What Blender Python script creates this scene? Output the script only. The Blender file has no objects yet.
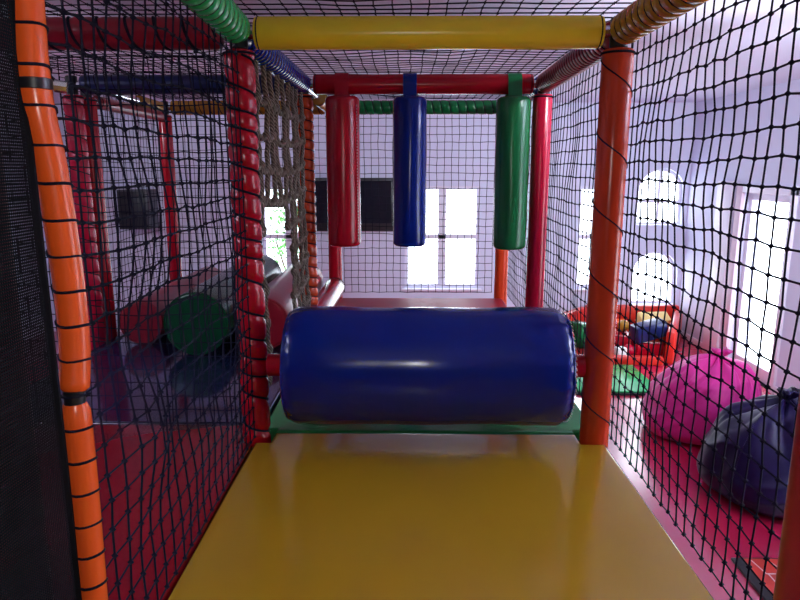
import bpy, bmesh, math, random
from mathutils import Vector, Matrix, noise
random.seed(7)
S = bpy.context.scene
COL = S.collection
PI = math.pi
V = Vector

# ------------------------------------------------------------------ materials
def principled(name):
    m = bpy.data.materials.new(name); m.use_nodes = True
    nt = m.node_tree
    return m, nt, nt.nodes['Principled BSDF']

def vinyl(name, rgb, rough=0.26, bump=0.05, scale=14.0, coat=0.0, var=0.06, spec=0.42):
    m, nt, b = principled(name)
    tc = nt.nodes.new('ShaderNodeTexCoord')
    n = nt.nodes.new('ShaderNodeTexNoise'); n.inputs['Scale'].default_value = scale; n.inputs['Detail'].default_value = 3
    nt.links.new(tc.outputs['Object'], n.inputs['Vector'])
    mix = nt.nodes.new('ShaderNodeMix'); mix.data_type = 'RGBA'
    mix.inputs[6].default_value = (*[c * (1 - var) for c in rgb], 1)
    mix.inputs[7].default_value = (*[min(1, c * (1 + var)) for c in rgb], 1)
    nt.links.new(n.outputs['Fac'], mix.inputs[0])
    nt.links.new(mix.outputs[2], b.inputs['Base Color'])
    b.inputs['Roughness'].default_value = rough
    b.inputs['Coat Weight'].default_value = coat
    b.inputs['Specular IOR Level'].default_value = spec
    if bump:
        bp = nt.nodes.new('ShaderNodeBump'); bp.inputs['Strength'].default_value = bump; bp.inputs['Distance'].default_value = 0.01
        nt.links.new(n.outputs['Fac'], bp.inputs['Height']); nt.links.new(bp.outputs['Normal'], b.inputs['Normal'])
    return m

M = {}
M['red'] = vinyl('red_vinyl', (0.40, 0.003, 0.014), 0.22)
M['scarlet'] = vinyl('scarlet_vinyl', (0.55, 0.022, 0.012), 0.3)
M['crimson'] = vinyl('crimson_vinyl', (0.44, 0.004, 0.030), 0.24)
M['darkred'] = vinyl('dark_red_vinyl', (0.27, 0.008, 0.02), 0.28)
M['orange'] = vinyl('orange_vinyl', (0.56, 0.050, 0.012), 0.22)
M['brightorange'] = vinyl('bright_orange_vinyl', (0.82, 0.11, 0.016), 0.25)
M['yellow'] = vinyl('yellow_vinyl', (0.92, 0.69, 0.035), 0.24, 0.03)
M['matyellow'] = vinyl('yellow_mat_vinyl', (0.43, 0.24, 0.012), 0.17, 0.03, 5.0)
M['amber'] = vinyl('amber_vinyl', (0.42, 0.20, 0.022), 0.26)
M['green'] = vinyl('green_vinyl', (0.006, 0.14, 0.040), 0.23)
M['lightgreen'] = vinyl('bright_green_vinyl', (0.018, 0.36, 0.10), 0.25)
M['loggreen'] = vinyl('dark_green_vinyl', (0.004, 0.06, 0.022), 0.23)
M['blue'] = vinyl('blue_vinyl', (0.001, 0.013, 0.19), 0.18, 0.03)
M['navy'] = vinyl('navy_vinyl', (0.006, 0.016, 0.10), 0.28)
M['matblue'] = vinyl('blue_mat_vinyl', (0.008, 0.012, 0.060), 0.10, 0.03, 5.0, spec=.5)
M['matblue'].node_tree.nodes['Principled BSDF'].inputs['IOR'].default_value = 1.85
M['matred'] = vinyl('red_mat_vinyl', (0.19, 0.004, 0.012), 0.22, 0.03, 5.0)
M['farred'] = vinyl('far_red_mat_vinyl', (0.34, 0.010, 0.03), 0.42, 0.03, 5.0)
M['matgreen'] = vinyl('green_mat_vinyl', (0.02, 0.22, 0.06), 0.18, 0.03, 5.0)
M['purple'] = vinyl('purple_fabric', (0.008, 0.004, 0.036), 0.40, 0.15, 9.0)
M['purple'].node_tree.nodes['Principled BSDF'].inputs['Specular IOR Level'].default_value = .22
M['pink'] = vinyl('pink_fabric', (0.62, 0.026, 0.27), 0.50, 0.15, 9.0)
M['cream'] = vinyl('cream_foam', (0.75, 0.55, 0.2), 0.5)
M['whitefoam'] = vinyl('white_foam', (0.8, 0.8, 0.8), 0.5)
M['black'] = vinyl('black_plastic', (0.010, 0.010, 0.013), 0.35)
M['cord'] = vinyl('black_net_cord', (0.004, 0.004, 0.015), 0.9, 0.0)
M['cord'].node_tree.nodes['Principled BSDF'].inputs['Specular IOR Level'].default_value = .2
M['meshcloth'] = vinyl('black_fine_mesh', (0.005, 0.005, 0.007), 0.8, 0.0)
M['meshcloth'].node_tree.nodes['Principled BSDF'].inputs['Specular IOR Level'].default_value = .1
M['screen'] = vinyl('dark_screen', (0.010, 0.012, 0.02), 0.12, 0.0)
M['darkgrey'] = vinyl('dark_grey_plastic', (0.05, 0.05, 0.06), 0.4)
M['stitch'] = vinyl('pale_stitching', (0.7, 0.6, 0.6), 0.6, 0.0)
M['board'] = vinyl('plywood', (0.30, 0.19, 0.10), 0.6, 0.1)
M['leaf'] = vinyl('leaf_green', (0.10, 0.30, 0.06), 0.5, 0.0)
M['bark'] = vinyl('bark_brown', (0.10, 0.06, 0.04), 0.8, 0.2)
M['frame'] = vinyl('white_window_frame', (0.72, 0.70, 0.80), 0.4, 0.0)
M['jamb'] = vinyl('rose_door_jamb', (0.60, 0.45, 0.55), 0.5, 0.0)
M['print'] = vinyl('white_print', (0.75, 0.6, 0.6), 0.5, 0.0)
M['boardred'] = vinyl('red_board_print', (0.42, 0.03, 0.02), 0.3, 0.0)

def metal(name, rgb, rough):
    m, nt, b = principled(name)
    b.inputs['Base Color'].default_value = (*rgb, 1); b.inputs['Metallic'].default_value = 1; b.inputs['Roughness'].default_value = rough
    return m
M['steel'] = metal('galvanised_steel', (0.75, 0.75, 0.78), 0.22)

def rope_mat():
    m, nt, b = principled('jute_rope')
    tc = nt.nodes.new('ShaderNodeTexCoord')
    w = nt.nodes.new('ShaderNodeTexWave'); w.inputs['Scale'].default_value = 40; w.inputs['Distortion'].default_value = 2.5
    w.bands_direction = 'DIAGONAL'
    nt.links.new(tc.outputs['Object'], w.inputs['Vector'])
    r = nt.nodes.new('ShaderNodeValToRGB')
    r.color_ramp.elements[0].color = (0.07, 0.045, 0.033, 1); r.color_ramp.elements[1].color = (0.22, 0.16, 0.12, 1)
    nt.links.new(w.outputs['Fac'], r.inputs[0]); nt.links.new(r.outputs[0], b.inputs['Base Color'])
    bp = nt.nodes.new('ShaderNodeBump'); bp.inputs['Strength'].default_value = 0.6; bp.inputs['Distance'].default_value = 0.004
    nt.links.new(w.outputs['Fac'], bp.inputs['Height']); nt.links.new(bp.outputs['Normal'], b.inputs['Normal'])
    b.inputs['Roughness'].default_value = 0.9
    return m
M['rope'] = rope_mat()

def wall_mat(name, rgb, rough=0.75):
    m, nt, b = principled(name)
    tc = nt.nodes.new('ShaderNodeTexCoord')
    n = nt.nodes.new('ShaderNodeTexNoise'); n.inputs['Scale'].default_value = 1.6; n.inputs['Detail'].default_value = 6
    nt.links.new(tc.outputs['Object'], n.inputs['Vector'])
    mix = nt.nodes.new('ShaderNodeMix'); mix.data_type = 'RGBA'
    mix.inputs[6].default_value = (*[c * 0.96 for c in rgb], 1); mix.inputs[7].default_value = (*rgb, 1)
    nt.links.new(n.outputs['Fac'], mix.inputs[0]); nt.links.new(mix.outputs[2], b.inputs['Base Color'])
    b.inputs['Roughness'].default_value = rough
    return m
M['wall'] = wall_mat('lavender_white_paint', (0.65, 0.665, 0.82))
M['backwall'] = wall_mat('low_bounce_violet', (0.10, 0.08, 0.14))  # unseen back wall, made dark so little light bounces into the lane
M['ceil'] = wall_mat('white_ceiling_paint', (0.68, 0.68, 0.82))
M['skirt'] = wall_mat('white_skirting', (0.75, 0.72, 0.82), 0.4)
M['floor'] = vinyl('crimson_vinyl_floor', (0.46, 0.012, 0.06), 0.20, 0.02, 2.0, spec=.75)
M['floor'].node_tree.nodes['Principled BSDF'].inputs['IOR'].default_value = 2.4

def glass_mat():
    m = bpy.data.materials.new('window_glass'); m.use_nodes = True
    nt = m.node_tree; nt.nodes.clear()
    o = nt.nodes.new('ShaderNodeOutputMaterial'); t = nt.nodes.new('ShaderNodeBsdfTransparent'); g = nt.nodes.new('ShaderNodeBsdfGlossy')
    t.inputs[0].default_value = (0.97, 0.98, 1, 1); g.inputs['Roughness'].default_value = 0.02
    mx = nt.nodes.new('ShaderNodeMixShader'); mx.inputs[0].default_value = 0.05
    nt.links.new(t.outputs[0], mx.inputs[1]); nt.links.new(g.outputs[0], mx.inputs[2]); nt.links.new(mx.outputs[0], o.inputs[0])
    return m
M['glass'] = glass_mat()

# ------------------------------------------------------------------ object helpers
def obj(name, bm, mat, parent=None, smooth=True, angle=40):
    me = bpy.data.meshes.new(name)
    bmesh.ops.recalc_face_normals(bm, faces=bm.faces)
    bm.to_mesh(me); bm.free()
    if smooth:
        for p in me.polygons: p.use_smooth = True
        me.set_sharp_from_angle(angle=math.radians(angle))
    me.materials.append(mat)
    o = bpy.data.objects.new(name, me); COL.objects.link(o)
    if parent:
        o.parent = parent
        off = V((0, 0, 0)); q = parent
        while q: off += q.location; q = q.parent
        o.location = -off
    return o

def tag(o, label=None, cat=None, group=None, kind=None):
    if label: o['label'] = label
    if cat: o['category'] = cat
    if group: o['group'] = group
    if kind: o['kind'] = kind
    return o

def thing(name, loc, label, cat, group=None, kind=None):
    o = bpy.data.objects.new(name, None); COL.objects.link(o); o.location = loc
    o.empty_display_size = 0.1
    return tag(o, label, cat, group, kind)

def struct(name, bm, mat, parent=None, smooth=True):
    o = obj(name, bm, mat, parent, smooth)
    if not parent: o['kind'] = 'structure'
    return o

def B(): return bmesh.new()

def box(bm, lo, hi, bev=0.0, seg=2):
    lo, hi = V(lo), V(hi)
    mat = Matrix.Translation((lo + hi) / 2) @ Matrix.Diagonal((*(hi - lo), 1))
    r = bmesh.ops.create_cube(bm, size=1, matrix=mat)
    if bev:
        es = list({e for v in r['verts'] for e in v.link_edges})
        bmesh.ops.bevel(bm, geom=es, offset=bev, segments=seg, profile=0.5, affect='EDGES')
    return bm

def obox(bm, c, size, rot, bev=0.0):
    mat = Matrix.Translation(c) @ rot.to_4x4() @ Matrix.Diagonal((*size, 1))
    r = bmesh.ops.create_cube(bm, size=1, matrix=mat)
    if bev:
        es = list({e for v in r['verts'] for e in v.link_edges})
        bmesh.ops.bevel(bm, geom=es, offset=bev, segments=2, profile=0.5, affect='EDGES')

def basis(d):
    d = d.normalized()
    a = V((0, 0, 1)) if abs(d.z) < 0.9 else V((1, 0, 0))
    u = d.cross(a).normalized(); w = d.cross(u).normalized()
    return d, u, w

def lathe(bm, p0, p1, prof, n=24, cap=True, wob=None):
    """profile = list of (distance along p0->p1, radius)"""
    p0, p1 = V(p0), V(p1); d, u, w = basis(p1 - p0)
    rings = []
    for t, r in prof:
        c = p0 + d * t
        ring = []
        for k in range(n):
            a = 2 * PI * k / n
            rr = r if wob is None else r + wob(t, a)
            ring.append(bm.verts.new(c + (u * math.cos(a) + w * math.sin(a)) * rr))
        rings.append(ring)
    for a, b in zip(rings, rings[1:]):
        for k in range(n):
            bm.faces.new((a[k], a[(k + 1) % n], b[(k + 1) % n], b[k]))
    if cap:
        bm.faces.new(rings[0][::-1]); bm.faces.new(rings[-1])
    return bm

def tube(bm, pts, r, n=4, cap=True, closed=False):
    pts = [V(p) for p in pts]
    rings = []
    N = len(pts); u = None
    for i, p in enumerate(pts):
        if closed: d = pts[(i + 1) % N] - pts[i - 1]
        else: d = pts[min(i + 1, N - 1)] - pts[max(i - 1, 0)]
        d.normalize()
        if u is None: _, u, w = basis(d)
        else:
            u = u - d * u.dot(d)
            if u.length < 1e-6: _, u, w = basis(d)
            u.normalize(); w = d.cross(u)
        rr = r[i] if isinstance(r, (list, tuple)) else r
        rings.append([bm.verts.new(p + (u * math.cos(2 * PI * k / n) + w * math.sin(2 * PI * k / n)) * rr) for k in range(n)])
    prs = list(zip(rings, rings[1:]))
    if closed: prs.append((rings[-1], rings[0]))
    for a, b in prs:
        for k in range(n):
            bm.faces.new((a[k], a[(k + 1) % n], b[(k + 1) % n], b[k]))
    if cap and not closed:
        bm.faces.new(rings[0][::-1]); bm.faces.new(rings[-1])
    return bm

def blob(bm, c, r, sub=1):
    bmesh.ops.create_icosphere(bm, subdivisions=sub, radius=r, matrix=Matrix.Translation(c))

def turns(t, pitch, phase, jit):
    return (t + phase) / pitch + (jit * noise.noise(V((t * 5, phase * 40, 1.5))) if jit else 0)

def sleeve(p0, p1, R, pitch=None, depth=0.0, edge=0.006, phase=0.0, jit=0.0, n=28, hand=1):
    """padded sleeve; with a pitch it is squeezed along the lacing"""
    L = (V(p1) - V(p0)).length
    ts = [0, .003, edge * 1.5]
    steps = max(8, int(L / pitch * 9)) if pitch else 8
    ts += [edge * 1.5 + (L - 3 * edge) * i / steps for i in range(1, steps + 1)] + [L - .003, L]
    def prof_r(t):
        e = min(t, L - t)
        return R - edge if e < 1e-6 else (R - edge * .3 if e < .0035 else R)
    def wob(t, a):
        if not pitch: return .0008 * noise.noise(V((t * 6, math.cos(a), math.sin(a))))
        x = (turns(t, pitch, phase, jit) - hand * a / (2 * PI)) % 1.0
        x = min(x, 1 - x) * 2
        return -depth * (1 - min(1, x * 1.9)) ** 1.5
    bm = B(); lathe(bm, p0, p1, [(t, prof_r(t)) for t in sorted(set(ts))], n, wob=wob)
    return bm

def lacing(p0, p1, R, pitch, depth, r=0.0028, phase=0.0, jit=0.0, n=16, hand=1):
    p0, p1 = V(p0), V(p1); L = (p1 - p0).length; d, u, w = basis(p1 - p0)
    N = int(L / pitch * n); pts = []
    for i in range(N + 1):
        t = .006 + (L - .012) * i / N
        a = hand * 2 * PI * turns(t, pitch, phase, jit)
        pts.append(p0 + d * t + (u * math.cos(a) + w * math.sin(a)) * (R - depth * .6 + .001))
    bm = B(); tube(bm, pts, r, 5)
    return bm

# ------------------------------------------------------------------ dimensions (metres; the viewer's eye is at x 0, y 0, z 2.3)
EYE = 2.30
ZD = 1.354                # top of the padded deck
ZB = 2.722                 # centre of the overhead tubes
L, R = -0.548, 0.666        # post lines of the lane
LO = -1.75                # outer post line of the neighbouring bay
P0, P1, P2, P3 = 0.97, 2.20, 3.50, 4.80
PR = 0.050                # padded radius
XR = 3.80; YF = 9.0; XL = -5.2; YB = -2.4; H = 3.15

# ------------------------------------------------------------------ the room
def wall_grid(bm, axis, pos, thick, a0, a1, z0, z1, holes):
    """vertical wall with rectangular openings; axis 'y' = wall in the plane y=pos, running along x."""
    xs = sorted({a0, a1, *[h[0] for h in holes], *[h[1] for h in holes]})
    zs = sorted({z0, z1, *[h[2] for h in holes], *[h[3] for h in holes]})
    def P(a, d, z): return (a, pos + d, z) if axis == 'y' else (pos + d, a, z)
    def inhole(a, z): return any(h[0] < a < h[1] and h[2] < z < h[3] for h in holes)
    def q(*p): bm.faces.new([bm.verts.new(c) for c in p])
    for i in range(len(xs) - 1):
        for j in range(len(zs) - 1):
            if inhole((xs[i] + xs[i + 1]) / 2, (zs[j] + zs[j + 1]) / 2): continue
            for d in (0, thick):
                q(P(xs[i], d, zs[j]), P(xs[i + 1], d, zs[j]), P(xs[i + 1], d, zs[j + 1]), P(xs[i], d, zs[j + 1]))
    for h in holes + [(a0, a1, z0, z1)]:
        for (a, b, c, e) in ((h[0], h[0], h[2], h[3]), (h[1], h[1], h[2], h[3])):
            q(P(a, 0, c), P(a, thick, c), P(a, thick, e), P(a, 0, e))
        for z in (h[2], h[3]):
            q(P(h[0], 0, z), P(h[1], 0, z), P(h[1], thick, z), P(h[0], thick, z))
    bmesh.ops.remove_doubles(bm, verts=bm.verts, dist=1e-5)

b = B(); box(b, (XL - .2, YB - .2, -0.1), (XR + .2, YF + .2, 0)); struct('floor', b, M['floor'], smooth=False)
b = B(); box(b, (XL - .2, YB - .2, H), (XR + .2, YF + .2, H + .1)); struct('ceiling', b, M['ceil'], smooth=False)

WZ0, WZ1 = 0.64, 2.06
far_holes = [(-0.06, 0.98, WZ0, WZ1), (2.32, 2.88, WZ0, WZ1), (-2.05, -1.30, WZ0, WZ1)]
arch = [(3.12, 3.74, 1.53, 2.30), (3.12, 3.74, 0.42, 1.17)]
b = B(); wall_grid(b, 'y', YF, 0.22, XL - .2, XR + .2, 0, H, far_holes + arch)
def spandrels(bm, h, y0, y1):
    x0, x1, z0, z1 = h; r = (x1 - x0) / 2; cx = (x0 + x1) / 2; zc = z1 - r
    for s in (-1, 1):
        N = 10
        arc = [(cx + s * r * math.cos(a), zc + r * math.sin(a)) for a in [PI / 2 * i / N for i in range(N + 1)]]
        for (p, q) in zip(arc, arc[1:]):
            vs = [bm.verts.new((x, y, z)) for y in (y0, y1) for (x, z) in (p, q, (q[0], z1), (p[0], z1))]
            f = [(0, 1, 2, 3), (4, 5, 6, 7), (0, 1, 5, 4)]
            for t in f:
                try: bm.faces.new([vs[i] for i in t])
                except ValueError: pass
for h in arch: spandrels(b, h, YF, YF + 0.22)
struct('wall_far', b, M['wall'], smooth=False)

DY0, DY1, DZ = 6.56, 7.50, 2.03
side_holes = [(DY0, DY1, 0.0, DZ), (0.8, 2.4, 0.9, 2.3)]
b = B(); wall_grid(b, 'x', XR, 0.22, YB - .2, YF + .2, 0, H, side_holes)
struct('wall_right', b, M['wall'], smooth=False)
b = B(); wall_grid(b, 'x', XL, -0.22, YB - .2, YF + .2, 0, H, [])
struct('wall_left', b, M['wall'], smooth=False)
b = B(); wall_grid(b, 'y', YB, -0.22, XL - .2, XR + .2, 0, H, [])
struct('wall_back', b, M['backwall'], smooth=False)
b = B(); box(b, (XL, YF - 0.018, 0), (XR, YF, 0.09), 0.004); struct('baseboard_far', b, M['skirt'])
b = B(); box(b, (XR - 0.018, DY1 + 0.6, 0), (XR, YF - 0.02, 0.09), 0.004); box(b, (XR - 0.018, YB, 0), (XR, DY0 - 0.1, 0.09), 0.004); struct('baseboard_right', b, M['skirt'])

def bars(bm, rects, P, d0, d1):
    for (a0, a1, z0, z1) in rects:
        lo, hi = V(P(a0, d0, z0)), V(P(a1, d1, z1))
        box(bm, [min(x, y) for x, y in zip(lo, hi)], [max(x, y) for x, y in zip(lo, hi)], 0.004, 1)

def window(n, axis, pos, a0, a1, z0, z1, vbars, hbars, sgn=1):
    def P(a, d, z): return (a, pos + sgn * d, z) if axis == 'y' else (pos + sgn * d, a, z)
    w = thing('window_%d' % n, P((a0 + a1) / 2, 0.1, z0), None, None, kind='structure')
    f = 0.05; rc = [(a0, a0 + f, z0, z1), (a1 - f, a1, z0, z1), (a0 + f, a1 - f, z0, z0 + f), (a0 + f, a1 - f, z1 - f, z1)]
    for (c, hw) in vbars: rc.append((c - hw, c + hw, z0 + f, z1 - f))
    for (c, hw) in hbars: rc.append((a0 + f, a1 - f, c - hw, c + hw))
    bm = B(); bars(bm, rc, P, 0.06, 0.13); obj('window_frame', bm, M['frame'], w)
    bm = B(); bars(bm, [(a0 + 0.03, a1 - 0.03, z0 + 0.03, z1 - 0.03)], P, 0.09, 0.097); obj('glass_pane', bm, M['glass'], w)
    bm = B(); bars(bm, [(a0 - 0.04, a1 + 0.04, z0 - 0.03, z0 - 0.001)], P, -0.05, 0.2); obj('window_sill', bm, M['skirt'], w)
    return w
window(1, 'y', YF, -0.06, 0.98, WZ0, WZ1, [(0.46, 0.055)], [(1.36, 0.03)])
window(2, 'y', YF, 2.32, 2.88, WZ0, WZ1, [], [(1.36, 0.03)])
window(3, 'y', YF, -2.05, -1.30, WZ0, WZ1, [(-1.68, 0.045)], [(1.36, 0.03)])
def arch_window(n, h, detail):
    x0, x1, z0, z1 = h; r = (x1 - x0) / 2; cx = (x0 + x1) / 2; zc = z1 - r
    w = thing('window_%d' % n, (cx, YF + .1, z0), None, None, kind='structure')
    bm = B()
    pts = [(x0 + .02, z0 + .02), (x0 + .02, zc)] + [(cx - (r - .02) * math.cos(a), zc + (r - .02) * math.sin(a)) for a in [PI * i / 16 for i in range(1, 16)]] + [(x1 - .02, zc), (x1 - .02, z0 + .02)]
    tube(bm, [(x, YF + .1, z) for x, z in pts], 0.022, 6, closed=True)
    if detail:
        box(bm, (cx - .016, YF + .085, z0 + .02), (cx + .016, YF + .115, z1 - .02)); box(bm, (x0 + .02, YF + .085, z0 + .30), (x1 - .02, YF + .115, z0 + .335))
    obj('window_frame', bm, M['frame'], w)
    bm = B(); vs = [bm.verts.new((x, YF + .1, z)) for x, z in pts]; bm.faces.new(vs)
    bmesh.ops.extrude_face_region(bm, geom=bm.faces[:])
    for v in vs: v.co.y += 0.006
    obj('glass_pane', bm, M['glass'], w, smooth=False)
arch_window(4, arch[0], True); arch_window(5, arch[1], False)
window(6, 'x', XR, 0.8, 2.4, 0.9, 2.3, [(1.6, 0.04)], [])

d = thing('door_1', (XR + 0.1, (DY0 + DY1) / 2, 0), None, None, kind='structure')
bm = B()
box(bm, (XR - 0.03, DY0 - 0.09, 0), (XR + 0.15, DY0 - 0.001, DZ + 0.08), 0.005); box(bm, (XR - 0.03, DY0 - 0.09, DZ + 0.001), (XR + 0.15, DY1 + 0.09, DZ + 0.09), 0.005)
obj('door_frame', bm, M['frame'], d)
bm = B(); box(bm, (XR - 0.035, DY1 + 0.001, 0), (XR + 0.15, DY1 + 0.13, DZ + 0.09), 0.005); obj('door_jamb', bm, M['jamb'], d)
bm = B(); box(bm, (XR - 0.05, DY1 + .20, 0), (XR - .001, DY1 + .58, DZ + 0.12), 0.006); obj('side_post', bm, M['frame'], d)
bm = B()
for (y0, y1, z0, z1) in ((DY0, DY0 + .08, 0.01, DZ), (DY1 - .08, DY1, 0.01, DZ), (DY0 + .08, DY1 - .08, 0.01, .16), (DY0 + .08, DY1 - .08, DZ - .08, DZ)):
    box(bm, (XR + .05, y0, z0), (XR + .10, y1, z1), 0.004)
obj('door_leaf', bm, M['frame'], d)
bm = B(); box(bm, (XR + .07, DY0 + .06, .14), (XR + .077, DY1 - .06, DZ - .06)); obj('glass_pane', bm, M['glass'], d, smooth=False)
bm = B(); box(bm, (XR + .035, DY0 + .02, .95), (XR + .049, DY0 + .06, 1.15), .003); tube(bm, [(XR + .04, DY0 + .04, 1.06), (XR - .0, DY0 + .04, 1.06), (XR - .005, DY0 + .15, 1.06)], 0.009, 8); obj('door_handle', bm, M['steel'], d)

# greenery outside the window behind the rope net
sh = thing('garden_shrub', (-1.9, 11.0, 0), 'leafy green shrub seen through the window behind the rope net', 'shrub')
bm = B()
for i in range(900):
    p = V((random.gauss(0, .34), random.gauss(0, .25), abs(random.gauss(1.25, .42)))) + V((-1.95, 11.0, 0))
    rot = Matrix.Rotation(random.random() * 6.28, 3, 'Z') @ Matrix.Rotation(random.uniform(-1.2, 1.2), 3, 'X')
    s = random.uniform(.05, .10)
    vs = [bm.verts.new(p + rot @ V(c)) for c in ((0, 0, 0), (s * .4, s * .6, s * .1), (0, s * 1.4, 0), (-s * .4, s * .6, s * .1))]
    bm.faces.new(vs)
o = obj('foliage', bm, M['leaf'], sh, smooth=False); o['kind'] = 'stuff'
bm = B()
for k in range(5): tube(bm, [(-1.95, 11.0, 0), (-1.95 + .1 * (k - 2), 11 + .05 * (k % 2), .7), (-1.95 + .2 * (k - 2), 11.0, 1.4)], [0.03, 0.02, 0.008], 6)
obj('stem', bm, M['bark'], sh)

# ------------------------------------------------------------------ padded posts and tubes
GP, GB, GN, GM = 'padded posts of the play frame', 'padded overhead tubes of the play frame', 'black safety nets of the play frame', 'padded mats of the deck'
def post(x, y, mat, label, lace=None, z0=0.0, z1=None, r=PR, pinch=0.0, jit=0.0, cord=.003):
    z1 = z1 or ZB - 0.052
    t = thing('padded_post', (x, y, z0), label, 'post', GP)
    ph = random.random() * .05
    sl = obj('foam_sleeve', sleeve((x, y, z0 + .02), (x, y, z1), r, lace if pinch else None, pinch, phase=ph, jit=jit, hand=-1), mat, t)
    bm = B(); lathe(bm, (x, y, z0), (x, y, ZB + .03), [(0, .045), (.006, .045), (.007, .02), (ZB + .03 - z0, .02)], 14)
    obj('steel_pipe', bm, M['steel'], t)
    bm = B(); lathe(bm, (x, y, z1 + .004), (x, y, ZB + .045), [(0, .024), (.003, .029), (ZB + .041 - z1 - .003, .029), (ZB + .041 - z1, .024)], 14); obj('tube_clamp', bm, M['black'], t)
    bm = B(); tube(bm, [(x + (r + .001) * math.cos(a), y + (r + .001) * math.sin(a), z1 - .012) for a in [2 * PI * i / 20 for i in range(20)]], .004, 5, closed=True); obj('tie_cord', bm, M['cord'], sl)
    if lace:
        obj('lacing_cord', lacing((x, y, z0 + .02), (x, y, z1 - .012), r, lace, pinch, cord, ph, jit, hand=-1), M['cord'], sl)
    return t

post(R, P1, M['orange'], 'orange padded post at the right end of the blue roller', lace=.225, cord=.0025)
post(L, P1, M['red'], 'red padded post tightly laced with black cord at the left end of the blue roller', lace=.078, pinch=.011, jit=.9, cord=.0042)
post(R, P0, M['darkred'], 'dark red padded post cut off by the bottom right corner of the view')
post(L - .09, P0 - .03, M['darkred'], 'dark red padded post behind the fine black mesh')
post(R + .022, P2, M['crimson'], 'crimson padded post just right of the green hanging bag')
post(L, P2, M['orange'], 'orange laced post at the far edge of the rope net', lace=.055, pinch=.009, jit=.5)
post(R + .022, P3, M['orange'], 'orange padded post far off below the green hanging bag')
post(L, P3, M['red'], 'red padded post far off below the red hanging bag')
post(LO, P2, M['crimson'], 'crimson padded post beyond the left net, nearer of a close pair', lace=.09, pinch=.006)
post(LO, P2 + .145, M['red'], 'red padded post beyond the left net, farther of a close pair')
post(LO, P3, M['red'], 'slim red post standing against the white wall far beyond the left net', r=.046)

# thin bowed orange tube that frames the fine mesh
ox = L + .004
bow = [(ox, 1.005, 2.98), (ox - .004, 0.992, 2.6), (ox - .004, 0.985, 2.415), (ox, 1.000, 2.30), (ox + .002, 1.012, 2.14), (ox + .002, 1.012, 2.02), (ox, 1.0, 1.945)]
bow2 = [(ox, 0.998, 1.925), (ox + .001, 0.994, 1.75), (ox, 0.99, 1.55), (ox, .99, 1.37)]
t = thing('door_frame_tube', (ox, 1.0, 1.36), 'slim bright orange padded tube bordering the fine black mesh', 'post', GP)
def smooth_path(pts, n=6):
    out = []
    P = [V(p) for p in pts]
    for i in range(len(P) - 1):
        a, b2, c, e = P[max(i - 1, 0)], P[i], P[i + 1], P[min(i + 2, len(P) - 1)]
        for k in range(n):
            s = k / n
            out.append(0.5 * ((2 * b2) + (c - a) * s + (2 * a - 5 * b2 + 4 * c - e) * s * s + (3 * b2 - a - 3 * c + e) * s ** 3))
    out.append(P[-1]); return out
rad = .0235
sp = smooth_path(bow, 8); bm = B(); tube(bm, sp, [rad * .8] + [rad] * (len(sp) - 3) + [rad * .97, rad * .75], 18); obj('upper_sleeve', bm, M['brightorange'], t)
sp2 = smooth_path(bow2, 8); bm = B(); tube(bm, sp2, [rad * .75, rad * .97] + [rad] * (len(sp2) - 2), 18); obj('lower_sleeve', bm, M['brightorange'], t)
allp = sp + sp2
bm = B(); pts = []
for i in range(28 * 16):
    z = 2.94 - .056 * i / 16
    c = min(allp, key=lambda p: abs(p.z - z)); a = 2 * PI * i / 16
    pts.append((c.x + (rad + .001) * math.cos(a), c.y + (rad + .001) * math.sin(a), z - .010 * math.cos(a + 2.6)))
tube(bm, pts, .0024, 4); obj('lacing_cord', bm, M['cord'], t)
bm = B(); c = min(sp, key=lambda p: abs(p.z - 2.42)); lathe(bm, (c.x, c.y, 2.412), (c.x, c.y, 2.428), [(0, rad), (.001, rad + .002), (.015, rad + .002), (.016, rad)], 18)
jb = obj('joint_band', bm, M['black'], t)
bm = B(); tube(bm, [(ox, .998, 1.925), (ox, .998, 1.947)], .017, 12); obj('joint_plug', bm, M['black'], t)
bm = B(); tube(bm, [(c.x + rad, c.y + .012, 2.419), (c.x + rad + .016, c.y + .018, 2.417)], .009, 8); obj('bolt_head', bm, M['steel'], jb)

def beam(p0, p1, mat, label, lace=None, pinch=0.0, r=PR, bare=None, cordr=.003):
    p0, p1 = V(p0), V(p1); d = (p1 - p0).normalized()
    t = thing('padded_tube', (p0 + p1) / 2, label, 'padded tube', GB)
    if bare: s0, s1 = p0 + d * bare[0], p1 - d * bare[1]
    else: s0, s1 = p0 + d * .055, p1 - d * .055
    sl = obj('foam_sleeve', sleeve(s0, s1, r, lace, pinch, edge=.009), mat, t)
    bm = B(); tube(bm, [p0 + d * .032, p1 - d * .032], .02, 14); obj('steel_pipe', bm, M['steel'], t)
    if lace: obj('lacing_cord', lacing(s0, s1, r, lace, pinch, cordr), M['cord'], sl)
    else:
        for s in (s0 + d * .012, s1 - d * .012):
            bm = B(); _, u, w = basis(d); tube(bm, [s + (u * math.cos(a) + w * math.sin(a)) * (r + .0005) for a in [2 * PI * i / 20 for i in range(20)]], .0022, 4, closed=True); obj('end_cord', bm, M['cord'], sl)
    return t
beam((L, P1, ZB), (R, P1, ZB), M['yellow'], 'plain yellow padded tube running across above the blue roller')
beam((L + .05, P0, ZB + .022), (L + .004, P1, ZB + .004), M['lightgreen'], 'bright green ribbed tube at the top left, laced with black cord', .05, .010)
beam((R, P0, ZB), (R, P1, ZB), M['amber'], 'amber brown ribbed tube at the top right, laced with black cord', .05, .010)
beam((L, P1, ZB), (L, P2, ZB), M['blue'], 'blue ribbed tube that the rope net hangs from', .048, .008)
beam((R, P1, ZB), (R + .022, P2, ZB), M['darkred'], 'dark red ribbed tube receding from the orange post at right', .042, .008, cordr=.0036)
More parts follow.
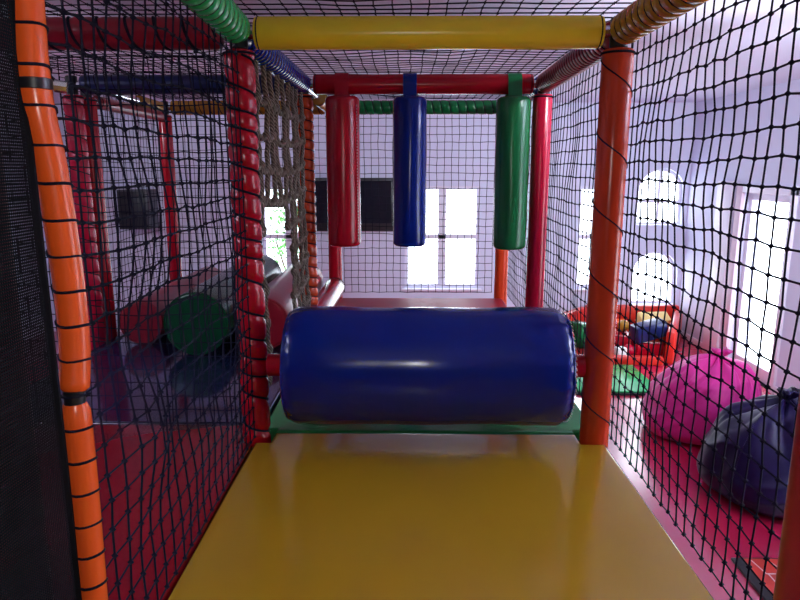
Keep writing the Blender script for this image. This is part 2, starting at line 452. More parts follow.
beam((L, P2, ZB), (R + .022, P2, ZB), M['red'], 'plain red padded tube that the three bags hang from')
beam((L, P2, ZB), (L, P3, ZB - .01), M['amber'], 'half bare steel tube behind the top of the red hanging bag', None, bare=(.55, .055))
beam((R + .022, P2, ZB), (R + .022, P3, ZB), M['blue'], 'blue ribbed tube receding behind the top of the green hanging bag', .05, .008)
beam((L, P3, ZB), (R + .022, P3, ZB), M['green'], 'dark green ribbed tube crossing far behind the hanging bags', .06, .006)
beam((LO, P1, ZB), (L, P1, ZB), M['darkred'], 'dark red laced tube crossing the bay at upper left, nearest of its three crosswise tubes', .09, .004, cordr=.005)
beam((LO, P2, ZB), (L, P2, ZB), M['navy'], 'navy laced tube crossing the bay at upper left, middle of its three crosswise tubes', .09, .004)
beam((LO, P3, ZB), (L, P3, ZB), M['amber'], 'amber laced tube crossing the bay at upper left, farthest of its three crosswise tubes', .07, .005)
beam((LO, P2, ZB + .012), (LO, P3, ZB), M['amber'], 'bare steel tube with a short amber sleeve above the dark red rail', None, bare=(.85, .06), r=.035)
beam((LO, P2 + .2, ZB - .062), (LO, P3, ZB - .062), M['darkred'], 'dark red padded rail receding to the slim red post at far left', None, r=.036)
beam((L, P2, ZD + .078), (L, P3, ZD + .078), M['red'], 'red padded rail lying low behind the blue roller, left of the far floor', None, r=.074)

# ------------------------------------------------------------------ nets
def net(name_label, o, U, W, nu, nv, nrm, r=.0019, kr=.0052, sag=.006, jit=.0025, seed=0, cat='net'):
    o, U, W, nrm = V(o), V(U), V(W), V(nrm)
    g = []
    for i in range(nu + 1):
        row = []
        for j in range(nv + 1):
            p = o + U * (i / nu) + W * (j / nv)
            e = math.sin(PI * i / nu) * math.sin(PI * j / nv)
            q = V((i * .23, j * .23, seed * 3.7))
            p += nrm * sag * 3 * noise.noise(q) * min(1, e * 2)
            p += U.normalized() * (sag * noise.noise(q + V((9, 0, 0))) * min(1, e * 3) + random.uniform(-jit, jit)) + W.normalized() * (sag * noise.noise(q + V((0, 9, 0))) * min(1, e * 3) + random.uniform(-jit, jit))
            row.append(p)
        g.append(row)
    bm = B()
    for i in range(nu + 1): tube(bm, g[i], r, 4)
    for j in range(nv + 1): tube(bm, [g[i][j] for i in range(nu + 1)], r, 4)
    for i in range(nu + 1):
        for j in range(nv + 1):
            if kr: 
                c = g[i][j]; vs = [bm.verts.new(c + V(k) * kr) for k in ((1, 0, 0), (0, 1, 0), (-1, 0, 0), (0, -1, 0), (0, 0, 1), (0, 0, -1))]
                for f in ((0, 1, 4), (1, 2, 4), (2, 3, 4), (3, 0, 4), (1, 0, 5), (2, 1, 5), (3, 2, 5), (0, 3, 5)): bm.faces.new([vs[k] for k in f])
    ob = obj('safety_net', bm, M['cord'], None)
    return tag(ob, name_label, cat, GN)
ZN0, ZN1 = ZD + .02, ZB + .04
XNR = R + .045
hN = ZN1 - ZN0
net('black knotted net along the right side, in front of the bean bags', (XNR, P0, ZN0), (0, P1 - P0, 0), (0, 0, hN), 24, 25, (1, 0, 0), seed=1, r=.0023, kr=.0072, sag=.008, jit=.0035)
net('black net on the right side between the orange and crimson posts', (XNR, P1 + .01, ZN0), (.022, P2 - P1, 0), (0, 0, hN), 23, 25, (1, 0, 0), seed=2, r=.0021, kr=.0062)
net('black net on the right side, farthest section past the crimson post', (XNR + .022, P2 + .01, ZN0), (0, P3 - P2, 0), (0, 0, hN), 23, 25, (1, 0, 0), seed=3)
net('black net closing the far end of the lane, in front of the windows', (L + .06, P3 + .06, ZN0), (R - L - .1, 0, 0), (0, 0, hN), 21, 25, (0, 1, 0), seed=4, r=.0022, kr=.0045)
net('black net closing the far end of the left bay', (LO, P3 + .06, ZN0), (L - LO, 0, 0), (0, 0, hN), 22, 25, (0, 1, 0), seed=5)
net('black knotted net along the left side, between the slim orange tube and red post', (L + .006, 1.02, ZN0), (0, P1 - 1.02 - .06, 0), (0, 0, hN), 20, 25, (1, 0, 0), seed=6, r=.0023, kr=.0072, sag=.011, jit=.0035)
net('black net hanging across the left bay from the nearest dark red tube', (LO + .03, P1 + .06, ZN0), (L - LO - .1, 0, 0), (0, 0, hN - .1), 22, 25, (0, 1, 0), seed=7)
net('black net on the outer left side, behind the crimson post pair', (LO - .06, P2, ZN0), (0, P3 - P2, 0), (0, 0, hN), 24, 26, (1, 0, 0), seed=8)
zr = ZB + .058
net('black roof net between the viewer and the yellow tube', (L, P0 - .6, zr), (R - L, 0, 0), (0, P1 - P0 + .6, 0), 22, 30, (0, 0, 1), seed=10, r=.0022)
net('black roof net between the yellow tube and the red tube', (L, P1, zr), (R - L, 0, 0), (0, P2 - P1, 0), 22, 20, (0, 0, 1), seed=11, r=.0022)
net('black roof net over the far section behind the hanging bags', (L, P2, zr), (R - L, 0, 0), (0, P3 - P2, 0), 22, 20, (0, 0, 1), seed=12)
net('black roof net over the left bay, in front of its dark red tube', (LO, P0, zr), (L - LO, 0, 0), (0, P1 - P0, 0), 23, 20, (0, 0, 1), seed=13)
net('black roof net over the left bay, between its dark red and navy tubes', (LO, P1, zr), (L - LO, 0, 0), (0, P2 - P1, 0), 23, 20, (0, 0, 1), seed=14)
net('black roof net over the left bay, beyond its navy tube', (LO, P2, zr), (L - LO, 0, 0), (0, P3 - P2, 0), 23, 20, (0, 0, 1), seed=15)

# fine mesh curtain at the extreme left
t = thing('mesh_curtain', (L + .03, .75, ZD), 'dark fine black mesh panel filling the left edge of the view', 'mesh panel')
bm = B()
mx = L - .008; y0, y1, z0, z1 = .30, .975, ZD + .01, 2.78
def ym(y, z): return mx + .008 * math.sin(y * 9 + z * 2) * min(1, (y1 - y) * 8)
pit = .0045; hw = .0016
y = y0
while y <= y1:
    prev = None
    for k in range(9):
        z = z0 + (z1 - z0) * k / 8
        a = [bm.verts.new((ym(y, z) + dx, y + dy, z)) for dx, dy in ((-.0006, -hw), (.0006, 0), (-.0006, hw))]
        if prev:
            for q in range(3): bm.faces.new((prev[q], prev[(q + 1) % 3], a[(q + 1) % 3], a[q]))
        prev = a
    y += pit
z = z0
while z <= z1:
    prev = None
    for k in range(9):
        y = y0 + (y1 - y0) * k / 8
        a = [bm.verts.new((ym(y, z) + dx, y, z + dz)) for dx, dz in ((-.0006, -hw), (.0006, 0), (-.0006, hw))]
        if prev:
            for q in range(3): bm.faces.new((prev[q], prev[(q + 1) % 3], a[(q + 1) % 3], a[q]))
        prev = a
    z += pit
obj('mesh_cloth', bm, M['meshcloth'], t, smooth=False)
bm = B(); tube(bm, [(mx, y1 - .006, z0), (mx, y1 - .006, (z0 + z1) / 2), (mx, y1 - .006, z1)], .006, 6); obj('hem', bm, M['meshcloth'], t)

# rope climbing net
t = thing('rope_climbing_net', (L, P1 + .6, ZD), 'thick brown jute rope net with an open crawl hole, hanging from the blue tube', 'rope net')
nc = 10; cell = .118
ys = [P1 + .10 + (P2 - P1 - .19) * i / (nc - 1) for i in range(nc)]
zt = ZB - .055
def node(i, k):
    q = V((i * .9, k * .7, 2.2))
    sag = .018 * math.sin(PI * i / (nc - 1)) 
    zz = zt - cell * k - sag * min(k, 4) * .5
    yy = ys[i]
    if k >= 5:                       # the net is pulled apart around the crawl hole
        f = min(1, (k - 4) / 3)
        yy += (.12 if i < 2 else .03) * f
    return V((L + .014 * noise.noise(q), yy + .018 * noise.noise(q + V((5, 0, 0))), zz + .016 * noise.noise(q + V((0, 5, 0)))))
depth = {0: 10, 1: 5, 2: 4, 3: 4, 4: 4, 5: 5, 6: 10, 7: 10, 8: 10, 9: 10}
bm = B(); kb = B()
def ropeline(bm, pts, r):
    sp = []
    for a, b2 in zip(pts, pts[1:]):
        for s in range(4):
            p = a.lerp(b2, s / 4); 
            if s: p += V((.004 * random.uniform(-1, 1), .004 * random.uniform(-1, 1), 0))
            sp.append(p)
    sp.append(pts[-1]); tube(bm, sp, r, 7)
for i in range(nc):
    ropeline(bm, [V((L, ys[i], zt + .012))] + [node(i, k) for k in range(depth[i] + 1)], .0105)
for k in range(11):
    for i in range(nc - 1):
        if k <= min(depth[i], depth[i + 1]) and k > 0:
            a, c = node(i, k), node(i + 1, k)
            mid = (a + c) / 2 + V((0, 0, -.016))
            ropeline(bm, [a, mid, c], .0095)
for i in range(nc):
    for k in range(1, depth[i] + 1):
        c = node(i, k)
        bmesh.ops.create_icosphere(kb, subdivisions=2, radius=.021, matrix=Matrix.Translation(c) @ Matrix.Diagonal((.85, 1, 1.15, 1)))
for v in kb.verts: v.co += V((1, 1, 1)) * .004 * noise.noise(v.co * 60)
obj('rope', bm, M['rope'], t); obj('knot', kb, M['rope'], t)['kind'] = 'stuff'

# ------------------------------------------------------------------ deck mats
def mat_slab(x0, x1, ya, yb, m, label, notches=(), edge=None, th=.06, name='deck_mat', bev=.016):
    """outline with square notches (x sign, y end) where posts stand"""
    n = .058
    bm = B()
    pts = []
    def corner(cx, cy, sx, sy, key, order):
        if key in notches:
            nx, ny = notches[key]
            c = [(cx, cy - sy * ny), (cx - sx * nx, cy - sy * ny), (cx - sx * nx, cy)]
            return c if order else c[::-1]
        return [(cx, cy)]
    pts += corner(x0, ya, -1, -1, 'ln', True)
    pts += corner(x1, ya, 1, -1, 'rn', False)
    if edge: pts += [(x1, edge[0]), (x1 - edge[2], edge[0]), (x1 - edge[2], edge[1]), (x1, edge[1])]
    pts += corner(x1, yb, 1, 1, 'rf', True)
    pts += corner(x0, yb, -1, 1, 'lf', False)
    vb = [bm.verts.new((x, y, ZD - th)) for x, y in pts]; f = bm.faces.new(vb)
    r = bmesh.ops.extrude_face_region(bm, geom=[f])
    top = [v for v in r['geom'] if isinstance(v, bmesh.types.BMVert)]
    for v in top: v.co.z = ZD
    bmesh.ops.recalc_face_normals(bm, faces=bm.faces)
    es = [e for e in bm.edges if all(abs(v.co.z - ZD) < 1e-5 for v in e.verts)]
    bmesh.ops.bevel(bm, geom=es, offset=bev, segments=4, profile=.5, affect='EDGES')
    return tag(obj(name, bm, m), label, 'mat', GM)
XM = XNR - .018
mat_slab(L + .004, XM, -.45, P1 + .028, M['matyellow'], 'glossy yellow padded mat in front of the blue roller', {'lf': (.055, .085), 'rf': (XM - R + .056, .085)})
mat_slab(L + .004, XM, P1 + .036, P2 - .004, M['matgreen'], 'green padded mat underneath the blue roller', {'ln': (.055, .025), 'rn': (XM - R + .056, .025), 'lf': (.055, .055), 'rf': (XM - R + .056, .055)})
mat_slab(L + .004, XM, P2 + .004, P3 - .055, M['farred'], 'red padded mat at the far end of the lane', {'ln': (.055, .055), 'rn': (XM - R + .056, .055)})
mat_slab(LO + .06, L - .004, -.45, P1 + .10, M['matred'], 'red padded mat behind the left net, beside the yellow mat', {'rf': (.055, .16)}, (P0 - .09, P0 + .03, .148))
mat_slab(LO + .06, L - .004, P1 + .108, P3 - .055, M['matblue'], 'shiny dark blue padded mat under the three logs', {'rf': (.001, .001)} and {})
bm = B(); box(bm, (LO + .06, -.45, ZD - .085), (L - .06, P3 - .06, ZD - .061)); tag(obj('deck_board', bm, M['board'], smooth=False), 'plywood board under the mats of the left bay', 'board')
bm = B(); box(bm, (L + .06, -.45, ZD - .085), (R - .06, P3 - .06, ZD - .061)); tag(obj('deck_board', bm, M['board'], smooth=False), 'plywood board under the yellow, green and far red mats', 'board')

# ------------------------------------------------------------------ blue roller
zc = EYE - .682; rr = .205; xa, xb = -.425, .548
t = thing('padded_roller', (.078, P1, zc - rr), 'big blue padded roller lying across the lane', 'roller')
prof = []
Ls = xb - xa; e = .05
for i in range(8):
    a = PI / 2 * i / 7; prof.append((e * (1 - math.cos(a)) * 1.0, rr - e + e * math.sin(a)))
prof = [(0, .03), (0.001, rr - e - .012)] + prof
for i in range(1, 12): prof.append((e + (Ls - 2 * e) * i / 12, rr + .002 * math.sin(i * 1.3)))
for i in range(8):
    a = PI / 2 * (1 - i / 7); prof.append((Ls - e + e * math.cos(a), rr - e + e * math.sin(a)))
prof += [(Ls - .001, rr - e - .012), (Ls, .03)]
out = []
for q in prof:
    if not out or q[0] > out[-1][0] + 1e-6: out.append(q)
def wob(tt, a):
    n_ = .0035 * noise.noise(V((tt * 3, math.cos(a) * 1.5, math.sin(a) * 1.5)))
    end = max(0, 1 - min(tt, Ls - tt) / .07)
    return n_ + end * .0035 * math.sin(a * 23 + 3 * noise.noise(V((a, tt * 5, 0))))
bm = B(); lathe(bm, (xa, P1, zc), (xb, P1, zc), out, 96, wob=wob); rc = obj('roller_cover', bm, M['blue'], t)
for x in (xa + .012, xb - .012):
    bm = B(); tube(bm, [(x, P1 + (rr - .018) * math.cos(a), zc + (rr - .018) * math.sin(a)) for a in [2 * PI * i / 64 for i in range(64)]], .0045, 6, closed=True); obj('piping', bm, M['blue'], rc)
bm = B()
for i in range(70):
    a = 2 * PI * i / 70
    tube(bm, [(xb - .0075, P1 + (rr - .012) * math.cos(a), zc + (rr - .012) * math.sin(a)), (xb - .0055, P1 + (rr - .012) * math.cos(a + .05), zc + (rr - .012) * math.sin(a + .05))], .0014, 4)
obj('stitching', bm, M['stitch'], rc)
bm = B(); lathe(bm, (L + .0505, P1, zc), (xa - .001, P1, zc), [(0, .030), (.002, .040), (xa - L - .054, .040), (xa - L - .052, .030)], 18); obj('axle_sleeve', bm, M['red'], t)
bm = B(); lathe(bm, (xb + .001, P1, zc), (R - .0505, P1, zc), [(0, .030), (.002, .040), (R - xb - .054, .040), (R - xb - .052, .030)], 18); obj('axle_sleeve', bm, M['red'], t)

# ------------------------------------------------------------------ hanging punch bags
def bag(x, m, z0, z1, label, seamx):
    y = P2; rb = .088
    t = thing('punch_bag', (x, y, z0), label, 'punch bag', 'hanging padded bags')
    yb = y - .02
    Lb = z1 - z0; e = .024
    prof = [(0, .02), (.001, rb - e)]
    for i in range(1, 7): a = PI / 2 * i / 6; prof.append((e * (1 - math.cos(a)) + .001, rb - e + e * math.sin(a)))
    for i in range(1, 10): prof.append((e + (Lb - 2 * e) * i / 10, rb))
    for i in range(7): a = PI / 2 * (1 - i / 6); prof.append((Lb - e + e * math.cos(a) - .001, rb - e + e * math.sin(a)))
    prof += [(Lb, .02)]
    out = []
    for q in prof:
        if not out or q[0] > out[-1][0] + 1e-6: out.append(q)
    bm = B(); lathe(bm, (x, yb, z0), (x, yb, z1), out, 40, wob=lambda tt, a: .002 * noise.noise(V((tt * 5, math.cos(a) * 2, math.sin(a) * 2 + x * 9)))); bb = obj('bag_body', bm, m, t)
    # strap: a flat band looped over the tube and sewn to the bag top
    bm = B(); w2 = .035; path = []
    path.append((yb - .045, z1 - .012)); path.append((y - PR - .004, z1 + .03)); path.append((y - PR - .004, ZB))
    for i in range(1, 9):
        a = PI - PI * i / 8; path.append((y + (PR + .004) * math.cos(a), ZB + (PR + .004) * math.sin(a)))
    path.append((y + PR + .004, z1 + .03)); path.append((yb + .045, z1 - .012))
    prev = None
    for k, (py, pz) in enumerate(path):
        dy, dz = V((path[min(k + 1, len(path) - 1)][0] - path[max(k - 1, 0)][0], path[min(k + 1, len(path) - 1)][1] - path[max(k - 1, 0)][1])).normalized()
        ny, nz = -dz * .0025, dy * .0025
        ring = [bm.verts.new(p) for p in ((x - w2, py - ny, pz - nz), (x + w2, py - ny, pz - nz), (x + w2, py + ny, pz + nz), (x - w2, py + ny, pz + nz))]
        if prev:
            for q in range(4): bm.faces.new((prev[q], prev[(q + 1) % 4], ring[(q + 1) % 4], ring[q]))
        else: bm.faces.new(ring[::-1])
        prev = ring
    bm.faces.new(prev); obj('strap', bm, m, t, angle=50)
    bm = B()
    a = seamx
    for i in range(44):
        zz = z0 + .04 + (Lb - .08) * i / 44
        tube(bm, [(x + (rb + .0012) * math.cos(a), yb + (rb + .0012) * math.sin(a), zz), (x + (rb + .0012) * math.cos(a), yb + (rb + .0012) * math.sin(a), zz + .009)], .0013, 4)
    obj('stitching', bm, M['stitch'] if m is M['red'] else m, bb)
    return t
bag(-.345, M['red'], EYE - .41, EYE + .362, 'red hanging padded bag, first from the rope net', -.55)
bag(0.003, M['blue'], EYE - .41, EYE + .358, 'blue hanging padded bag between the red and green ones', -.4)
bag(.536, M['green'], EYE - .425, EYE + .358, 'green hanging padded bag beside the crimson post', -2.4)

# ------------------------------------------------------------------ logs in the left bay
def log(x, ya, yb, r, m, label):
    t = thing('padded_log', (x, ya, ZD), label, 'padded log', 'padded logs in the left bay')
    z = ZD + r + .002; Ll = yb - ya; e = .02
    prof = [(0, .01), (.001, r - e)]
    for i in range(1, 6): a = PI / 2 * i / 5; prof.append((e * (1 - math.cos(a)) + .001, r - e + e * math.sin(a)))
    for i in range(1, 8): prof.append((e + (Ll - 2 * e) * i / 8, r))
    for i in range(6): a = PI / 2 * (1 - i / 5); prof.append((Ll - e + e * math.cos(a) - .001, r - e + e * math.sin(a)))
    prof.append((Ll, .01))
    bm = B(); lathe(bm, (x, ya, z), (x, yb, z), prof, 40); lc = obj('log_cover', bm, m, t)
    bm = B(); tube(bm, [(x + (r - .004) * math.cos(a), ya + .004, z + (r - .004) * math.sin(a)) for a in [2 * PI * i / 40 for i in range(40)]], .004, 5, closed=True); obj('piping', bm, m, lc)
log(-1.46, 3.42, 4.70, .12, M['darkred'], 'slimmest red padded log, lying on the dark blue mat near the outer posts')
log(-1.085, 3.20, 4.70, .165, M['loggreen'], 'dark green padded log lying on the dark blue mat between two red logs')
log(-.768, 3.30, 4.70, .142, M['darkred'], 'red padded log lying just behind the hole of the rope net')

# ------------------------------------------------------------------ bean bags
def smooth(x, a, b):
    x = max(0, min(1, (x - a) / (b - a))); return x * x * (3 - 2 * x)
def beanbag(cx, cy, r, h, m, label, seed, peak, nf, dents):
    """cloth sack: bulging bottom, shoulder, then a cloth cone gathered into a knot at (peak)"""
    t = thing('bean_bag', (cx, cy, 0), label, 'bean bag', 'bean bags on the floor')
    nu, nv = 160, 90; bm = B(); rings = []
    # profile: (height share, radius share)
    prof = [(0, .70), (.04, .86), (.12, .965), (.24, 1.0), (.38, .985), (.52, .95), (.65, .88), (.76, .775), (.85, .64), (.915, .49), (.955, .33), (.98, .16), (1.0, .06)]
    def pr(s):
        x = s * (len(prof) - 1); i = min(int(x), len(prof) - 2); f = x - i
        p0, p1, p2, p3 = [prof[max(0, min(len(prof) - 1, i + k))] for k in (-1, 0, 1, 2)]
        c = lambda a, b, c_, d: .5 * (2 * b + (c_ - a) * f + (2 * a - 5 * b + 4 * c_ - d) * f * f + (3 * b - a - 3 * c_ + d) * f ** 3)
        return c(p0[0], p1[0], p2[0], p3[0]), c(p0[1], p1[1], p2[1], p3[1])
    for j in range(nv + 1):
        zf, rf = pr(j / nv); zf = max(0, zf); ring = []
        for i in range(nu):
            a = 2 * PI * i / nu; d_ = V((math.cos(a), math.sin(a), 0))
            q = V((d_.x * rf * 1.5, d_.y * rf * 1.5, zf * 1.5)) + V((seed, seed * .7, seed * .3))
            up = smooth(zf, .38, .9)
            # radiating gathers, sharp valleys between soft ridges
            ph = a * nf + 3.2 * noise.noise(V((d_.x * 1.3, d_.y * 1.3, zf * 1.6 + seed))) + 1.2 * math.sin(a * 2 + seed)
            g = abs(math.sin(ph * .5)) ** .7
            g2 = abs(math.sin(ph * 1.17 + 1.3)) ** .8
            disp = up * (.11 * (g - .6) + .05 * (g2 - .6)) * (1 - .55 * smooth(zf, .85, 1))
            # long draped wrinkles lower down
            rg = 1 - abs(noise.noise(V((a * 1.1 + seed, zf * 3.4 + d_.y * .6, seed * 2)))) * 3.2
            disp += max(0, rg) ** 2 * .030 * (1 - up * .4) * smooth(zf, .06, .25)
            disp += .085 * noise.noise(q) + .035 * noise.noise(q * 2.3)
            for (da, dz, dw, dd) in dents:
                dd_ = math.atan2(math.sin(a - da), math.cos(a - da))
                disp -= dd * math.exp(-(dd_ / dw) ** 2 - ((zf - dz) / .16) ** 2)
            rad_ = max(.012, r * (rf + disp * min(1, rf * 2)))
            lean = smooth(zf, .15, 1)
            p = d_ * rad_ + V((peak[0], peak[1], 0)) * lean
            p.z = max(0, h * zf + h * .09 * up * (g - .6) * (1 - rf) + h * .05 * noise.noise(q * 1.4 + V((0, 0, 5))) * smooth(zf, .1, .5))
            ring.append(bm.verts.new(p + V((cx, cy, .001))))
        rings.append(ring)
    for a_, b_ in zip(rings, rings[1:]):
        for k in range(nu): bm.faces.new((a_[k], a_[(k + 1) % nu], b_[(k + 1) % nu], b_[k]))
    bm.faces.new(rings[0][::-1]); bm.faces.new(rings[-1])
    apex = sum((v.co for v in rings[-1]), V()) / nu
    seams = []
    for k in range(4):
        i = int(nu * (k + .35) / 4)
        sb = B(); tube(sb, [rings[j][i].co + V((math.cos(2 * PI * i / nu), math.sin(2 * PI * i / nu), .3)) * .001 for j in range(4, nv - 8)], .0035, 5); seams.append(sb)
    bb = obj('bag_body', bm, m, t, angle=180)
    for sb in seams: obj('seam', sb, m, bb)
    # the tied-off ruffle above the knot
    kb = B(); rr_ = []
    for j in range(9):
        f = j / 8; ring = []
        for i in range(48):
            a = 2 * PI * i / 48
            w_ = (.040 - .018 * math.sin(PI * min(1, f * 2)) + .055 * max(0, f - .4)) * (1 + .28 * f * math.sin(a * 6 + seed))
            ring.append(kb.verts.new(apex + V((math.cos(a) * w_ + f * .02, math.sin(a) * w_, -.02 + .085 * f + .012 * f * math.sin(a * 3)))))
        rr_.append(ring)
    for a_, b_ in zip(rr_, rr_[1:]):
        for k in range(48): kb.faces.new((a_[k], a_[(k + 1) % 48], b_[(k + 1) % 48], b_[k]))
    kb.faces.new(rr_[0][::-1]); kb.faces.new(rr_[-1])
    obj('gathered_top', kb, m, bb, angle=180)
beanbag(2.54, 5.50, .46, .70, M['pink'], 'bright pink bean bag beside the green mat', 3.1, (.12, -.10), 9, [(-1.2, .62, .5, .05)])
beanbag(2.60, 4.36, .48, .68, M['purple'], 'dark purple bean bag in front of the pink one', 8.4, (.06, .02), 6, [(-1.7, .50, .40, .12), (-.9, .4, .35, .06)])

# ------------------------------------------------------------------ soft play pit at the far right corner
t = thing('ball_pit', (2.9, 8.1, 0), 'red padded toy pit under the arched windows', 'toy pit')
def padwall(bm, a, b2, h, th):
    a, b2 = V((*a, 0)), V((*b2, 0)); d_ = (b2 - a); ang = math.atan2(d_.y, d_.x)
    obox(bm, (a + b2) / 2 + V((0, 0, h / 2 + .001)), (d_.length, th, h), Matrix.Rotation(ang, 3, 'Z'), .03)
for nm, a, c, h in (('back_panel', (2.45, 8.86), (3.74, 8.86), .44), ('corner_panel', (1.98, 8.30), (2.42, 8.80), .43), ('left_panel', (1.95, 7.62), (1.95, 8.26), .36), ('front_panel', (2.0, 7.55), (3.02, 7.46), .11), ('right_panel', (3.10, 7.50), (3.70, 8.74), .40)):
    bm = B(); padwall(bm, a, c, h, .1); obj(nm, bm, M['scarlet'], t)
bm = B(); vs = [bm.verts.new((x, y, .002)) for x, y in ((2.02, 7.62), (3.02, 7.54), (3.58, 8.70), (3.5, 8.78), (2.5, 8.78), (2.06, 8.28))]; bm.faces.new(vs)
r_ = bmesh.ops.extrude_face_region(bm, geom=bm.faces[:])
for v in r_['geom']:
    if isinstance(v, bmesh.types.BMVert): v.co.z = .03
obj('floor_pad', bm, M['scarlet'], t, smooth=False)
GT = 'soft toys heaped in the red pit'
def soft_block(name, c, size, rz, rx, m, label, ry=0):
    bm = B(); obox(bm, V(c), size, Matrix.Rotation(rz, 3, 'Z') @ Matrix.Rotation(rx, 3, 'X') @ Matrix.Rotation(ry, 3, 'Y'), .02)
    return tag(obj(name, bm, m), label, 'soft block', GT)
def ball(c, r, m, label):
    bm = B(); bmesh.ops.create_uvsphere(bm, u_segments=20, v_segments=12, radius=r, matrix=Matrix.Translation(c)); return tag(obj('play_ball', bm, m), label, 'ball', GT)
soft_block('foam_block', (2.95, 7.80, .345), (.40, .20, .20), .22, .10, M['navy'], 'dark blue foam block propped up in the toy pit', -.22)
soft_block('foam_block', (3.20, 8.34, .345), (.40, .18, .16), .1, .5, M['cream'], 'cream foam block leaning behind the dark blue block')
soft_block('foam_block', (3.20, 8.34, .130), (.36, .30, .19), .1, .0, M['orange'], 'orange foam block under the cream block in the toy pit')
soft_block('foam_block', (2.58, 7.68, .10), (.13, .11, .13), .3, .0, M['whitefoam'], 'small white foam cube at the front of the toy pit')
soft_block('foam_block', (2.95, 7.80, .115), (.34, .18, .16), .1, .0, M['red'], 'red foam block under the dark blue block')
soft_block('foam_block', (2.20, 8.16, .20), (.16, .24, .32), .5, .0, M['green'], 'dark green foam block at the left end of the toy pit')
soft_block('foam_block', (2.62, 8.06, .145), (.36, .30, .22), -.3, .0, M['red'], 'red foam block in the middle of the toy pit')
soft_block('foam_block', (2.72, 8.52, .17), (.40, .26, .26), -.1, .0, M['brightorange'], 'bright orange foam block at the back of the toy pit')
ball((2.28, 7.80, .152), .12, M['lightgreen'], 'green ball beside the orange post, in the toy pit')
ball((2.56, 8.06, .346), .09, M['red'], 'red ball lying on the red foam in the middle of the toy pit')
ball((2.46, 7.84, .112), .08, M['brightorange'], 'orange ball between the green ball and the red foam')
ball((2.74, 8.10, .330), .074, M['amber'], 'amber ball on the right end of the red foam in the toy pit')
ball((2.70, 7.74, .107), .075, M['crimson'], 'crimson ball beside the small white foam cube')
ball((2.92, 8.06, .113), .08, M['blue'], 'blue ball lying behind the dark blue block')
ball((2.38, 8.44, .135), .10, M['orange'], 'orange red ball by the back panel of the toy pit')
bm = B(); box(bm, (1.75, 6.42, .022), (2.62, 7.36, .04), .006); t2 = thing('floor_mat', (2.2, 6.9, 0), 'shiny green mat with a black edge on the pink floor by the toy pit', 'mat')
obj('mat_top', bm, M['lightgreen'], t2)
bm = B(); box(bm, (1.73, 6.40, .001), (2.64, 7.38, .021), .004); obj('mat_edge', bm, M['black'], t2)

# red printed play board on the floor, lower right
t = thing('play_board', (2.45, 3.0, 0), 'red printed board with a black border on the floor at bottom right', 'play board')
bm = B(); box(bm, (1.93, 2.2, .001), (3.1, 3.53, .020), .006); obj('border', bm, M['black'], t)
bm = B(); box(bm, (1.985, 2.26, .0205), (3.045, 3.51, .024)); obj('printed_top', bm, M['boardred'], t, smooth=False)
bm = B()
def stroke(a, c, w=.007):
    a, c = V((*a, .0255)), V((*c, .0255)); d_ = c - a
    obox(bm, (a + c) / 2, (d_.length, w, .0018), Matrix.Rotation(math.atan2(d_.y, d_.x), 3, 'Z'))
stroke((2.03, 3.49), (2.05, 3.36)); stroke((2.05, 3.36), (2.17, 3.36)); stroke((2.17, 3.36), (2.13, 3.49)); stroke((2.06, 3.36), (2.06, 3.1)); stroke((2.06, 3.1), (2.5, 3.1))
tube(bm, [(2.13 + .03 * math.cos(a), 3.25 + .03 * math.sin(a), .0255) for a in [2 * PI * i / 20 for i in range(20)]], .003, 4, closed=True)
stroke((2.16, 3.22), (2.20, 3.18)); stroke((2.19, 3.14), (2.23, 3.14)); obj('printed_lines', bm, M['print'], t, smooth=False)

# ------------------------------------------------------------------ far wall: screen and speaker
t = thing('television', (-.74, YF - .05, 1.45), 'dark flat television on the far white wall, behind the red and blue bags', 'television')
bm = B(); box(bm, (-1.32, YF - .09, 1.45), (-.20, YF - .04, 2.17), .01); obj('casing', bm, M['black'], t)
bm = B(); box(bm, (-1.28, YF - .094, 1.56), (-.24, YF - .0905, 2.13)); obj('screen', bm, M['screen'], t, smooth=False)
bm = B(); box(bm, (-.95, YF - .0395, 1.7), (-.55, YF - .001, 1.95), .004); obj('wall_bracket', bm, M['steel'], t)
t = thing('wall_speaker', (-3.5, YF - .2, 1.5), 'black box speaker fixed to the white wall beyond the left net', 'speaker')
bm = B(); box(bm, (-3.84, YF - .42, 1.50), (-3.44, YF - .06, 2.02), .012); obj('cabinet', bm, M['darkgrey'], t)
bm = B(); box(bm, (-3.82, YF - .432, 1.52), (-3.46, YF - .421, 2.00), .004); obj('grille', bm, M['black'], t)
bm = B(); box(bm, (-3.7, YF - .0595, 1.65), (-3.58, YF - .001, 1.85), .004); obj('wall_bracket', bm, M['steel'], t)

# ------------------------------------------------------------------ light
wd = bpy.data.worlds.new('overcast'); S.world = wd; wd.use_nodes = True
bg = wd.node_tree.nodes['Background']; bg.inputs[0].default_value = (0.86, 0.93, 1.0, 1); bg.inputs[1].default_value = 9.0

def portal(loc, rot, sx, sy):
    l = bpy.data.lights.new('window_portal', 'AREA'); l.shape = 'RECTANGLE'; l.size = sx; l.size_y = sy; l.cycles.is_portal = True
    o = bpy.data.objects.new('window_portal', l); COL.objects.link(o); o.location = loc; o.rotation_euler = rot
FR = (-PI / 2, 0, 0)     # facing -y
def far_portal(x0, x1, z0, z1): portal(((x0 + x1) / 2, YF + .2, (z0 + z1) / 2), FR, x1 - x0, z1 - z0)
for h in far_holes + arch: far_portal(*h)
for h in side_holes: portal((XR + .2, (h[0] + h[1]) / 2, (h[2] + h[3]) / 2), (0, PI / 2, 0), h[3] - h[2], h[1] - h[0])

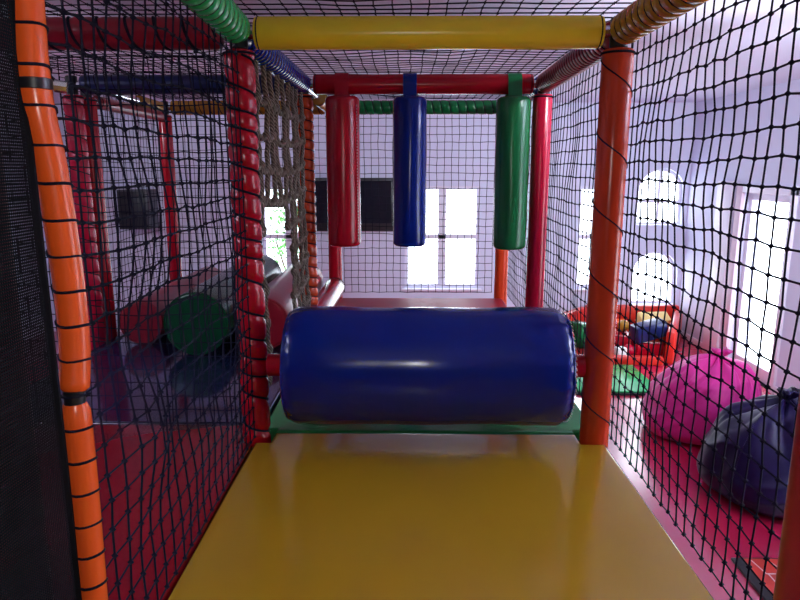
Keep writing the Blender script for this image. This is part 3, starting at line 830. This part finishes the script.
def lamp(loc, sx, sy, power):
    l = bpy.data.lights.new('ceiling_lamp', 'AREA'); l.shape = 'RECTANGLE'; l.size = sx; l.size_y = sy; l.energy = power; l.color = (0.96, 0.93, 1.0)
    o = bpy.data.objects.new('ceiling_lamp', l); COL.objects.link(o); o.location = loc
def spot(loc, aim, power, angle, name='added_fill_spot'):  # added fill light out of view, not a fixture of the room
    l = bpy.data.lights.new(name, 'SPOT'); l.energy = power; l.spot_size = math.radians(angle); l.spot_blend = .9; l.shadow_soft_size = .08; l.color = (.84, .90, 1.0)
    o = bpy.data.objects.new(name, l); COL.objects.link(o); o.location = loc
    o.rotation_euler = (V(aim) - V(loc)).to_track_quat('-Z', 'Y').to_euler()
spot((2.9, 2.6, H - .15), (3.2, 9.0, 1.7), 560, 75)  # this and the next three are added to brighten the room walls
spot((1.6, 2.4, H - .15), (-.4, 9.0, 1.6), 230, 70)
spot((-3.4, 3.0, H - .15), (-2.2, 9.0, 1.6), 220, 80)
spot((1.6, 3.6, 2.2), (3.8, 5.2, 2.4), 120, 120)
def uplight(loc, power):  # added unseen light facing up, brightens the ceiling
    l = bpy.data.lights.new('added_ceiling_fill', 'AREA'); l.shape = 'RECTANGLE'; l.size = .3; l.size_y = 1.2; l.energy = power; l.color = (.86, .92, 1.0)
    o = bpy.data.objects.new('added_ceiling_fill', l); COL.objects.link(o); o.location = loc; o.rotation_euler = (PI, 0, 0)
spot((3.6, 1.7, 2.15), (.2, 5.0, 4.85), 1500, 38)  # this and the next are added to brighten the ceiling over the nets
spot((-4.9, 2.0, 2.15), (-1.4, 5.0, 4.75), 900, 38)
uplight((XR - .2, 2.0, 2.72), 180)
uplight((-2.6, 1.2, 2.86), 60)
fl = bpy.data.lights.new('camera_flash', 'POINT'); fl.energy = 14; fl.shadow_soft_size = .02; fl.color = (1, .98, .96)
fo = bpy.data.objects.new('camera_flash', fl); COL.objects.link(fo); fo.location = (0.0, 0.0, EYE + .045)

# ------------------------------------------------------------------ camera
cam = bpy.data.cameras.new('camera'); co = bpy.data.objects.new('camera', cam); COL.objects.link(co)
cam.sensor_width = 36; cam.lens = 36 * 650 / 800; cam.clip_start = .02
co.location = (0, 0, EYE); co.rotation_euler = (math.radians(90 - 11.48), 0, math.radians(.79))
S.camera = co

S.view_settings.view_transform = 'Standard'; S.view_settings.look = 'None'; S.view_settings.gamma = 1; S.view_settings.use_curve_mapping = False
S.view_settings.exposure = 0.0
S.cycles.use_denoising = True
S.cycles.max_bounces = 10; S.cycles.diffuse_bounces = 6; S.cycles.transparent_max_bounces = 16
S.cycles.caustics_reflective = False; S.cycles.caustics_refractive = False
S.cycles.sample_clamp_indirect = 6
